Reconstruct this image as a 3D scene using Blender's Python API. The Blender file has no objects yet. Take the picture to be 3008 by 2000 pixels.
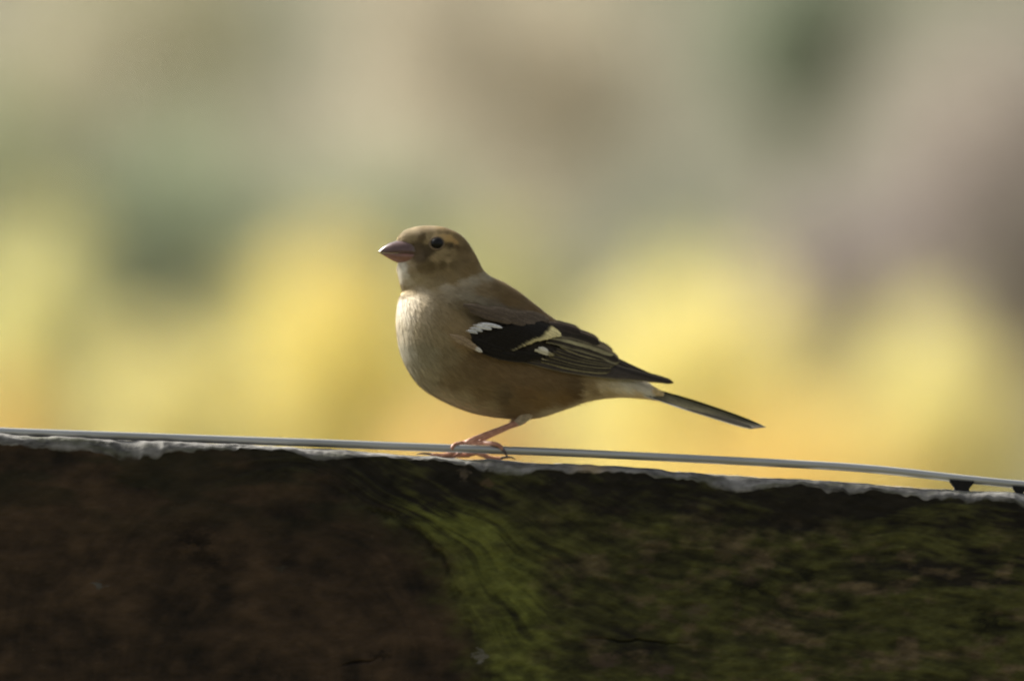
import bpy, math, random
import numpy as np
from mathutils import Vector
from mathutils.bvhtree import BVHTree

# ------------------------------------------------------------------ scene, camera, sky, sun, exposure
scene = bpy.context.scene
COL = scene.collection
ZC = 1.25                       # height of the lens above the grass
DIST = 4.23                     # metres from lens to bird
S = DIST * 23.7 / 300.0 / 3008  # metres per photo pixel in the bird's plane

cam_d = bpy.data.cameras.new('camera')
cam = bpy.data.objects.new('camera', cam_d)
COL.objects.link(cam)
cam.location = (0, -DIST, ZC)
cam.rotation_euler = (math.radians(90), 0, 0)
cam_d.sensor_fit = 'HORIZONTAL'
cam_d.sensor_width = 23.7
cam_d.lens = 300
cam_d.clip_start = 0.05
cam_d.clip_end = 3000
cam_d.dof.use_dof = True
cam_d.dof.focus_distance = DIST - 0.06
cam_d.dof.aperture_fstop = 300 / 44.0
scene.camera = cam

SUN_DIR = Vector((-0.62, 0.48, 0.62)).normalized()      # towards the sun
el = math.asin(SUN_DIR.z)
az = math.atan2(SUN_DIR.x, SUN_DIR.y)
world = bpy.data.worlds.new('World')
scene.world = world
world.use_nodes = True
wn, wl = world.node_tree.nodes, world.node_tree.links
for n in list(wn):
    wn.remove(n)
wo = wn.new('ShaderNodeOutputWorld')
bg = wn.new('ShaderNodeBackground')
sky = wn.new('ShaderNodeTexSky')
sky.sky_type = 'NISHITA'
sky.sun_disc = False
sky.sun_elevation = el
sky.sun_rotation = az
sky.air_density = 1.0
sky.dust_density = 4.0
sky.ozone_density = 1.0
hs = wn.new('ShaderNodeHueSaturation')                  # thin cloud: a paler, greyer sky
hs.inputs['Saturation'].default_value = 0.2
bg.inputs['Strength'].default_value = 0.056
wl.new(sky.outputs[0], hs.inputs['Color'])
wl.new(hs.outputs[0], bg.inputs[0])
wl.new(bg.outputs[0], wo.inputs[0])

sun_d = bpy.data.lights.new('sun', 'SUN')
sun_d.energy = 5.0
sun_d.angle = math.radians(16)
sun_d.color = (1.0, 0.95, 0.86)
sun = bpy.data.objects.new('sun', sun_d)
COL.objects.link(sun)
sun.location = SUN_DIR * 30
sun.rotation_euler = SUN_DIR.to_track_quat('Z', 'Y').to_euler()

scene.view_settings.view_transform = 'Standard'
scene.view_settings.look = 'None'
scene.view_settings.gamma = 1.0
scene.view_settings.exposure = 1.3

# ------------------------------------------------------------------ helpers
rng = np.random.default_rng(7)
random.seed(7)
_perm = rng.random((256, 256))


def vnoise(x, y):
    x = np.asarray(x, float); y = np.asarray(y, float)
    xi = np.floor(x).astype(int); yi = np.floor(y).astype(int)
    fx = x - xi; fy = y - yi
    fx = fx * fx * (3 - 2 * fx); fy = fy * fy * (3 - 2 * fy)
    a = _perm[xi & 255, yi & 255]; b = _perm[(xi + 1) & 255, yi & 255]
    c = _perm[xi & 255, (yi + 1) & 255]; d = _perm[(xi + 1) & 255, (yi + 1) & 255]
    return (a * (1 - fx) + b * fx) * (1 - fy) + (c * (1 - fx) + d * fx) * fy


def fbm(x, y, o=4):
    r = 0; a = 0.5; t = 0
    for i in range(o):
        r = r + a * vnoise(x * 2 ** i + 17.3 * i, y * 2 ** i + 9.1 * i); t += a; a *= 0.5
    return r / t


def sstep(a, b, x):
    t = np.clip((np.asarray(x, float) - a) / (b - a), 0, 1)
    return t * t * (3 - 2 * t)


def px(x, y, d=0.0):
    """photo pixel -> point in the bird's plane, d metres behind it"""
    return Vector(((x - 1504) * S, d, ZC + (1000 - y) * S))


Y0 = 0.006            # depth of the bird's own middle plane


def bp(cx, cy, d=0.0):
    """tracing coordinates of the bird (finer grid) -> world"""
    p = px(1080 + cx / 1.96, 620 + cy / 1.96)
    return Vector((p.x, Y0 + d, p.z))


CS = S / 1.96         # metres per tracing unit


def mesh_obj(name, verts, faces, mat, parent=None, cols=None, smooth=True, colname='col'):
    me = bpy.data.meshes.new(name)
    verts = np.asarray(verts, dtype=np.float32).reshape(-1, 3)
    if isinstance(faces, np.ndarray):
        n = faces.shape[1]
        me.vertices.add(len(verts)); me.vertices.foreach_set('co', verts.ravel())
        me.loops.add(faces.size); me.loops.foreach_set('vertex_index', faces.ravel().astype(np.int32))
        me.polygons.add(len(faces))
        me.polygons.foreach_set('loop_start', np.arange(0, faces.size, n, dtype=np.int32))
        me.polygons.foreach_set('loop_total', np.full(len(faces), n, dtype=np.int32))
        me.update(calc_edges=True)
    else:
        me.from_pydata([tuple(v) for v in verts.tolist()], [], faces)
    me.validate()
    if cols is not None:
        c = np.ones((len(verts), 4), dtype=np.float32)
        c[:, :3] = cols
        at = me.color_attributes.new(colname, 'FLOAT_COLOR', 'POINT')
        at.data.foreach_set('color', c.ravel())
    if smooth:
        me.polygons.foreach_set('use_smooth', np.ones(len(me.polygons), dtype=bool))
    if mat:
        me.materials.append(mat)
    o = bpy.data.objects.new(name, me)
    COL.objects.link(o)
    if parent:
        o.parent = parent
        o.matrix_parent_inverse = parent.matrix_world.inverted()
    return o


def empty(name, loc):
    o = bpy.data.objects.new(name, None)
    o.empty_display_size = 0.05
    o.location = loc
    COL.objects.link(o)
    bpy.context.view_layer.update()
    return o


def tag(o, label=None, cat=None, group=None, kind=None):
    if label: o['label'] = label
    if cat: o['category'] = cat
    if group: o['group'] = group
    if kind: o['kind'] = kind
    return o


def grid_faces(nu, nv, wrap=False):
    f = []
    m = nv if wrap else nv - 1
    for i in range(nu - 1):
        for j in range(m):
            k = (j + 1) % nv
            f.append((i * nv + j, i * nv + k, (i + 1) * nv + k, (i + 1) * nv + j))
    return f


def tube(pts, rads, seg=10, sub=4):
    """smooth tapered tube through points -> verts, faces"""
    pts = [Vector(p) for p in pts]
    P, R = [], []
    n = len(pts)
    for i in range(n - 1):
        p0 = pts[max(i - 1, 0)]; p1 = pts[i]; p2 = pts[i + 1]; p3 = pts[min(i + 2, n - 1)]
        for k in range(sub):
            t = k / sub
            P.append(0.5 * ((2 * p1) + (p2 - p0) * t + (2 * p0 - 5 * p1 + 4 * p2 - p3) * t * t + (3 * p1 - p0 - 3 * p2 + p3) * t ** 3))
            R.append(rads[i] * (1 - t) + rads[i + 1] * t)
    P.append(pts[-1]); R.append(rads[-1])
    V, F = [], []
    up = Vector((0.13, 1, 0.21)).normalized()
    for i, p in enumerate(P):
        d = (P[min(i + 1, len(P) - 1)] - P[max(i - 1, 0)]).normalized()
        a = d.cross(up).normalized(); b = d.cross(a)
        for j in range(seg):
            th = 2 * math.pi * j / seg
            V.append(p + (a * math.cos(th) + b * math.sin(th)) * R[i])
    F = grid_faces(len(P), seg, True)
    F.append(tuple(range(seg)))
    F.append(tuple(range((len(P) - 1) * seg + seg - 1, (len(P) - 1) * seg - 1, -1)))
    return V, F


def new_mat(name):
    m = bpy.data.materials.new(name)
    m.use_nodes = True
    return m, m.node_tree.nodes, m.node_tree.links, m.node_tree.nodes['Principled BSDF']


def attr_mat(name, rough=0.8, spec=0.3, noise_scale=None, lo=0.8, hi=1.2, bump=0.0, sheen=0.0, stretch=(1, 1, 1), bump_d=0.0005):
    m, n, l, b = new_mat(name)
    a = n.new('ShaderNodeAttribute'); a.attribute_name = 'col'
    src = a.outputs['Color']
    if noise_scale:
        tc = n.new('ShaderNodeTexCoord')
        mp = n.new('ShaderNodeMapping'); mp.inputs['Scale'].default_value = stretch
        nz = n.new('ShaderNodeTexNoise'); nz.inputs['Scale'].default_value = noise_scale; nz.inputs['Detail'].default_value = 5
        mr = n.new('ShaderNodeMapRange'); mr.inputs['From Min'].default_value = 0.3; mr.inputs['From Max'].default_value = 0.7
        mr.inputs['To Min'].default_value = lo; mr.inputs['To Max'].default_value = hi
        mx = n.new('ShaderNodeVectorMath'); mx.operation = 'SCALE'
        l.new(tc.outputs['Object'], mp.inputs[0]); l.new(mp.outputs[0], nz.inputs[0]); l.new(nz.outputs[0], mr.inputs[0])
        l.new(src, mx.inputs[0]); l.new(mr.outputs[0], mx.inputs['Scale'])
        src = mx.outputs[0]
        if bump:
            bm = n.new('ShaderNodeBump'); bm.inputs['Strength'].default_value = bump; bm.inputs['Distance'].default_value = bump_d
            l.new(nz.outputs[0], bm.inputs['Height']); l.new(bm.outputs[0], b.inputs['Normal'])
    l.new(src, b.inputs['Base Color'])
    b.inputs['Roughness'].default_value = rough
    b.inputs['Specular IOR Level'].default_value = spec
    if sheen:
        b.inputs['Sheen Weight'].default_value = sheen
        b.inputs['Sheen Roughness'].default_value = 0.5
    return m


def noise_mat(name, c1, c2, scale, rough=0.7, spec=0.3, metal=0.0, stretch=(1, 1, 1), bump=0.0, bump_d=0.001):
    m, n, l, b = new_mat(name)
    tc = n.new('ShaderNodeTexCoord')
    mp = n.new('ShaderNodeMapping'); mp.inputs['Scale'].default_value = stretch
    nz = n.new('ShaderNodeTexNoise'); nz.inputs['Scale'].default_value = scale; nz.inputs['Detail'].default_value = 6
    cr = n.new('ShaderNodeValToRGB')
    cr.color_ramp.elements[0].position = 0.35; cr.color_ramp.elements[0].color = (*c1, 1)
    cr.color_ramp.elements[1].position = 0.65; cr.color_ramp.elements[1].color = (*c2, 1)
    l.new(tc.outputs['Object'], mp.inputs[0]); l.new(mp.outputs[0], nz.inputs[0])
    l.new(nz.outputs[0], cr.inputs[0]); l.new(cr.outputs[0], b.inputs['Base Color'])
    if bump:
        bm = n.new('ShaderNodeBump'); bm.inputs['Strength'].default_value = bump; bm.inputs['Distance'].default_value = bump_d
        l.new(nz.outputs[0], bm.inputs['Height']); l.new(bm.outputs[0], b.inputs['Normal'])
    b.inputs['Roughness'].default_value = rough
    b.inputs['Specular IOR Level'].default_value = spec
    b.inputs['Metallic'].default_value = metal
    return m


# leaf material: colour per leaf, lets light through
M_LEAF, n_, l_, b_ = new_mat('leaf')
a_ = n_.new('ShaderNodeAttribute'); a_.attribute_name = 'col'
l_.new(a_.outputs['Color'], b_.inputs['Base Color'])
b_.inputs['Roughness'].default_value = 0.6
b_.inputs['Specular IOR Level'].default_value = 0.2
tr_ = n_.new('ShaderNodeBsdfTranslucent'); l_.new(a_.outputs['Color'], tr_.inputs[0])
ad_ = n_.new('ShaderNodeMixShader'); ad_.inputs[0].default_value = 0.5
l_.new(b_.outputs[0], ad_.inputs[1]); l_.new(tr_.outputs[0], ad_.inputs[2])
l_.new(ad_.outputs[0], n_['Material Output'].inputs['Surface'])

M_STEM = noise_mat('bark', (0.10, 0.075, 0.055), (0.2, 0.16, 0.12), 20, 0.9, 0.1, stretch=(1, 1, 0.3))

# ------------------------------------------------------------------ ground with the bank rising behind
gx = np.concatenate([np.linspace(-900, -60, 22), np.linspace(-50, 50, 41), np.linspace(60, 900, 22)])
gy = np.concatenate([np.linspace(-200, -12, 12), np.linspace(-10, 130, 71), np.linspace(140, 420, 40), np.linspace(450, 1500, 15)])
GX, GY = np.meshgrid(gx, gy, indexing='ij')


def ground_z(x, y):
    x = np.asarray(x, float); y = np.asarray(y, float)
    bank = 46 * sstep(84, 330, y)
    und = (fbm(x * 0.045 + 40, y * 0.045 + 11, 3) - 0.5) * 2.2 * sstep(84, 160, y)
    return bank + und * 1.6 - 0.02


GZ = ground_z(GX, GY)
M_GROUND, n_, l_, b_ = new_mat('rough_grass')
tc = n_.new('ShaderNodeTexCoord')
nz1 = n_.new('ShaderNodeTexNoise'); nz1.inputs['Scale'].default_value = 0.55; nz1.inputs['Detail'].default_value = 5
nz2 = n_.new('ShaderNodeTexNoise'); nz2.inputs['Scale'].default_value = 9; nz2.inputs['Detail'].default_value = 6
cr = n_.new('ShaderNodeValToRGB')
cr.color_ramp.elements[0].position = 0.38; cr.color_ramp.elements[0].color = (0.084, 0.088, 0.055, 1)
cr.color_ramp.elements[1].position = 0.60; cr.color_ramp.elements[1].color = (0.118, 0.113, 0.080, 1)
mr = n_.new('ShaderNodeMapRange'); mr.inputs['To Min'].default_value = 0.7; mr.inputs['To Max'].default_value = 1.3
mx = n_.new('ShaderNodeVectorMath'); mx.operation = 'SCALE'
l_.new(tc.outputs['Object'], nz1.inputs[0]); l_.new(tc.outputs['Object'], nz2.inputs[0])
l_.new(nz1.outputs[0], cr.inputs[0]); l_.new(nz2.outputs[0], mr.inputs[0])
sp = n_.new('ShaderNodeSeparateXYZ'); l_.new(tc.outputs['Object'], sp.inputs[0])         # unseen near ground, darkened to cut bounce light; rough grass beyond
lw = n_.new('ShaderNodeMapRange'); lw.inputs['From Min'].default_value = 22; lw.inputs['From Max'].default_value = 34; l_.new(sp.outputs['Y'], lw.inputs[0])
gm = n_.new('ShaderNodeMixRGB'); gm.inputs[1].default_value = (0.075, 0.07, 0.038, 1); l_.new(lw.outputs[0], gm.inputs[0]); l_.new(cr.outputs[0], gm.inputs[2])
l_.new(gm.outputs[0], mx.inputs[0]); l_.new(mr.outputs[0], mx.inputs['Scale']); l_.new(mx.outputs[0], b_.inputs['Base Color'])
b_.inputs['Roughness'].default_value = 0.95; b_.inputs['Specular IOR Level'].default_value = 0.1
nu, nv = GX.shape
ii, jj = np.meshgrid(np.arange(nu - 1), np.arange(nv - 1), indexing='ij')
gf = np.stack([ii * nv + jj, (ii + 1) * nv + jj, (ii + 1) * nv + jj + 1, ii * nv + jj + 1], -1).reshape(-1, 4)
tag(mesh_obj('ground', np.stack([GX, GY, GZ], -1), gf, M_GROUND), kind='structure')

# ------------------------------------------------------------------ bushes far behind, each its own thing
def bush(name, label, cat, px_x, dist, top_px, half_px, palette, n=3600, leaf=0.055, group=None, depth=None,
         bottom=0.12, droop=0.0, twig=False, seed=0, trunk_r=0.02, base_clear=None, clumps=46):
    """px_x / top_px / half_px: where crown centre, crown top and half width stand in the photo at that distance"""
    r = np.random.default_rng(seed + 101)
    k = S * dist / DIST
    X = (px_x - 1504) * k
    Y = dist - DIST
    g = float(ground_z(X, Y))
    top = ZC + (1000 - top_px) * k
    rx = half_px * k
    ry = depth if depth else rx * 0.9
    zb = g + bottom if base_clear is None else g + base_clear
    zc = (top + zb) / 2; rz = (top - zb) / 2
    root = empty(name, (X, Y, g))
    # clumps of leaves through the crown, most of them near its skin
    d = r.normal(size=(clumps, 3)); d /= np.linalg.norm(d, axis=1)[:, None]
    rad = r.uniform(0.35, 0.93, clumps) ** 0.6
    cc = d * rad[:, None] * np.array([rx, ry, rz]) * 0.86
    cc[:, 0] *= 1 - 0.18 * np.abs(cc[:, 2] / rz)
    csz = r.uniform(0.16, 0.30, clumps) * (rx + rz) / 2
    which = r.integers(0, clumps, n)
    p = cc[which] + r.normal(size=(n, 3)) * csz[which][:, None] * 0.62
    p += np.array([X, Y, zc])
    p[:, 2] = np.maximum(p[:, 2], g + 0.02)
    pal = np.array(palette)
    ctone = r.uniform(0.8, 1.18, clumps)
    cpick = r.integers(0, len(pal), clumps)
    pick = np.where(r.random(n) < 0.6, cpick[which], r.integers(0, len(pal), n))
    c = pal[pick] * (ctone[which] * r.uniform(0.85, 1.15, n))[:, None]
    nm = r.normal(size=(n, 3)); nm[:, 2] = np.abs(nm[:, 2]) * 0.8; nm /= np.linalg.norm(nm, axis=1)[:, None]
    t = np.cross(nm, r.normal(size=(n, 3))); t /= np.linalg.norm(t, axis=1)[:, None]
    b = np.cross(nm, t)
    L = leaf * r.uniform(0.7, 1.3, n)[:, None]; W = L * (0.12 if twig else 0.45)
    q = np.stack([p - t * L * 0.5, p + b * W * 0.5 + nm * L * 0.06, p + t * L * 0.5, p - b * W * 0.5 + nm * L * 0.06], 1)
    f = np.arange(n * 4).reshape(-1, 4)
    mesh_obj('crown', q.reshape(-1, 3), f, M_LEAF, root, np.repeat(np.clip(c, 0, 0.9), 4, 0), smooth=False)
    # stems / trunk with limbs
    V, F = [], []
    ns = 1 if trunk_r > 0.035 else 6
    for s in range(ns):
        a = 2 * math.pi * s / max(ns, 1) + r.uniform(0, 1)
        off = 0.06 if ns > 1 else 0.0
        b0 = Vector((X + off * math.cos(a), Y + off * math.sin(a), g - 0.05))
        e = Vector((X + rx * 0.5 * math.cos(a) * (ns > 1), Y + ry * 0.5 * math.sin(a) * (ns > 1), zc + rz * 0.45))
        mid = b0.lerp(e, 0.45) + Vector((r.normal() * .05, r.normal() * .05, 0.1))
        v, ff = tube([b0, mid, e], [trunk_r, trunk_r * 0.7, trunk_r * 0.25], 7, 4)
        F += [tuple(i + len(V) for i in q_) for q_ in ff]; V += v
        for w in range(5):
            st = mid.lerp(e, r.uniform(0, 0.8))
            tgt = Vector(cc[r.integers(0, clumps)]) * 0.95 + Vector((X, Y, zc))
            v, ff = tube([st, st.lerp(tgt, 0.5) + Vector((0, 0, 0.05)), tgt], [trunk_r * 0.45, trunk_r * 0.3, trunk_r * 0.1], 5, 3)
            F += [tuple(i + len(V) for i in q_) for q_ in ff]; V += v
    mesh_obj('trunk' if ns == 1 else 'stems', V, F, M_STEM, root)
    tag(root, label, cat, group)
    return root


GOLD = [(0.94, 0.75, 0.27), (0.95, 0.79, 0.31), (0.92, 0.72, 0.26)]
PALE = [(0.93, 0.80, 0.37), (0.94, 0.82, 0.41), (0.87, 0.77, 0.35)]
LIME = [(0.522, 0.504, 0.225), (0.576, 0.531, 0.243), (0.45, 0.45, 0.216)]
RUSSET = [(0.82, 0.56, 0.22), (0.84, 0.61, 0.26), (0.77, 0.53, 0.22)]
SAGE = [(0.32, 0.37, 0.253), (0.35, 0.395, 0.263), (0.292, 0.339, 0.233)]
DUSK = [(0.238, 0.259, 0.205), (0.269, 0.285, 0.216), (0.217, 0.238, 0.184)]
MAUVE = [(0.343, 0.295, 0.28), (0.38, 0.328, 0.307), (0.323, 0.28, 0.264)]
OLIVE = [(0.28, 0.291, 0.153), (0.3, 0.305, 0.159), (0.255, 0.271, 0.146)]
TAN = [(0.518, 0.467, 0.361), (0.546, 0.49, 0.376), (0.5, 0.453, 0.357)]
DEEP = [(0.233, 0.274, 0.195), (0.274, 0.301, 0.218), (0.218, 0.254, 0.18)]
gY = 'blurred yellow autumn bushes behind the plank'
gG = 'blurred grey-green shrubs behind the yellow bushes'
gM = 'blurred mauve-brown thickets on the bank'
bush('yellow_bush', 'pale yellow bush with olive top, out of focus above the thin wire end', 'bush', 90, 58, 520, 260, PALE + [LIME[0]], group=gY, seed=1)
bush('yellow_bush', 'brightest golden-yellow bush, out of focus in front of the finch breast', 'bush', 975, 60, 640, 350, GOLD, n=6000, group=gY, seed=2)
bush('yellow_bush', 'low pale lemon-yellow bush between olive-topped bush and brightest golden bush', 'bush', 470, 56, 930, 270, PALE, n=4200, group=gY, seed=3)
bush('lime_bush', 'yellow-green bush rising behind the head and nape of the finch', 'bush', 1480, 66, 600, 330, LIME, n=4600, group=gY, seed=4)
bush('yellow_bush', 'broad straw-yellow bush behind the back and tail of the finch', 'bush', 2010, 60, 730, 500, PALE + GOLD[:1], n=6800, group=gY, seed=5)
bush('yellow_bush', 'straw-yellow bush with rounded top above the dark wire bracket', 'bush', 2760, 60, 880, 380, PALE, n=5200, group=gY, seed=6)
bush('russet_bush', 'low orange-tan bush seen under the belly of the finch', 'bush', 1370, 50, 1120, 310, RUSSET + PALE[:1], n=4200, group='low orange bushes in front of the yellow ones', seed=7)
bush('russet_bush', 'low orange-gold bush glowing above the whitened plank end with lichen', 'bush', 10, 50, 1060, 200, RUSSET + GOLD[:1], n=3200, group='low orange bushes in front of the yellow ones', seed=8)
bush('russet_bush', 'low golden bush seen in the gap between wire and plank by tail', 'bush', 2250, 50, 1180, 560, GOLD + RUSSET[:1], n=5600, group='low orange bushes in front of the yellow ones', seed=9)
bush('green_shrub', 'grey-green shrub in the dip between two yellow bushes', 'shrub', 500, 74, 150, 540, SAGE, n=7000, leaf=0.07, group=gG, seed=10)
bush('green_shrub', 'sage-green shrub directly above the finch beak', 'shrub', 1100, 76, 330, 430, SAGE + OLIVE[:1], n=6000, leaf=0.07, group=gG, seed=11)
bush('green_shrub', 'dusky blue-green shrub behind the finch back, beside mauve thicket', 'shrub', 1880, 74, 500, 300, DUSK, n=5600, leaf=0.07, group=gG, seed=12)
bush('green_shrub', 'olive grey-green shrub beside the pale olive-topped yellow bush', 'shrub', -40, 74, 60, 400, SAGE + OLIVE, n=5600, leaf=0.07, group=gG, seed=13)
bush('thicket', 'mauve-brown thicket sloping down behind the straw-yellow bushes', 'thicket', 2500, 78, 480, 400, MAUVE, n=7000, leaf=0.08, group=gM, seed=14)
bush('thicket', 'tall grey-mauve thicket beside the dark green tree crown', 'thicket', 2960, 80, -150, 430, MAUVE + TAN[:1], n=9000, leaf=0.08, group=gM, seed=15)
bush('olive_tree', 'pale olive-yellow tree crown, widest of the blurred trees', 'tree', 330, 92, -420, 620, OLIVE + TAN, n=9000, leaf=0.1, seed=16, trunk_r=0.06, base_clear=0.5)
bush('tan_tree', 'beige autumn tree crown between olive crown and dark green crown', 'tree', 1400, 96, -420, 560, TAN, n=9000, leaf=0.1, seed=17, trunk_r=0.06, base_clear=0.5)
bush('green_tree', 'small dark green tree crown, darkest of the blurred trees', 'tree', 2360, 84, -220, 270, DEEP + SAGE[:1], n=3600, leaf=0.08, seed=18, trunk_r=0.05, base_clear=2.6)

# the same scrub going on to both sides, too far off to tell one bush from the next
r = np.random.default_rng(900)
Q, QC = [], []
for sd in (-1, 1):
    for k_ in range(26):
        bx_ = sd * r.uniform(5.2, 24); by_ = r.uniform(48, 78)
        h_ = r.uniform(0.9, 1.7) if by_ < 62 else r.uniform(1.8, 3.0)
        pal = np.array((GOLD, PALE, PALE, LIME, RUSSET)[r.integers(0, 5)] if by_ < 62 else (SAGE, SAGE, MAUVE, TAN, OLIVE)[r.integers(0, 5)])
        n_l = 1500
        d = r.normal(size=(n_l, 3)); d /= np.linalg.norm(d, axis=1)[:, None]
        lump = 0.8 + 0.35 * vnoise(d[:, 0] * 3 + k_, d[:, 2] * 3 + 9)
        p_ = d * (r.uniform(0.45, 1, n_l) ** 0.5 * lump)[:, None] * np.array([h_ * 0.62, h_ * 0.6, h_ * 0.5]) + np.array([bx_, by_, h_ * 0.5])
        p_[:, 2] = np.maximum(p_[:, 2], 0.02)
        a_v = r.normal(size=(n_l, 3)); a_v /= np.linalg.norm(a_v, axis=1)[:, None]
        b_v = np.cross(a_v, r.normal(size=(n_l, 3))); b_v /= np.linalg.norm(b_v, axis=1)[:, None]
        lf = 0.075 * r.uniform(0.7, 1.3, n_l)[:, None]
        Q.append(np.stack([p_ - a_v * lf * .5, p_ + b_v * lf * .25, p_ + a_v * lf * .5, p_ - b_v * lf * .25], 1).reshape(-1, 3))
        QC.append(np.repeat(pal[r.integers(0, len(pal), n_l)] * r.uniform(.85, 1.1, n_l)[:, None], 4, 0))
Q = np.concatenate(Q); QC = np.clip(np.concatenate(QC), 0, 0.92)
tag(mesh_obj('scrub', Q, np.arange(len(Q)).reshape(-1, 4), M_LEAF, None, QC, smooth=False), 'far mixed yellow and green autumn scrub beyond the near ground', 'scrub', kind='stuff')

# ------------------------------------------------------------------ plank
TOPX = [-9000, 0, 400, 800, 1000, 1180, 1630, 2000, 2400, 2700, 3008, 12000]
TOPY = [770, 1272, 1291, 1309, 1319, 1335, 1360, 1384, 1411, 1430, 1447, 1985]
YF = -0.012          # front face of the plank
YB = 0.030

xs = np.concatenate([np.linspace(-6000, -120, 60)[:-1], np.linspace(-120, 3128, 1080), np.linspace(3128, 9000, 60)[1:]])
# rows: offsets below the top line (photo px) for the front face, then arris, top, back
front = np.concatenate([np.linspace(1350, 740, 12)[:-1], np.linspace(740, 40, 250)])
topline = np.interp(xs, TOPX, TOPY)
slope = np.gradient(topline, xs)
chip = fbm(xs / 130.0, xs * 0 + 3.3, 4)
chip2 = fbm(xs / 42.0, xs * 0 + 8.1, 3)
cut = 14 + 26 * sstep(0.42, 0.72, chip) + 22 * (chip2 - 0.45) + 20 * sstep(350, 150, np.abs(xs - 260)) + 8 * sstep(900, 500, xs) + 8 * sstep(1900, 2300, xs)
cut = np.clip(cut, 8, 70)
sil = (fbm(xs / 60.0, xs * 0 + 21.0, 4) - 0.5) * 9 + (fbm(xs / 300.0, xs * 0 + 5.0, 2) - 0.5) * 8

KX, KY, KR = 820.0, 1990.0, 590.0        # big knot


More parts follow.
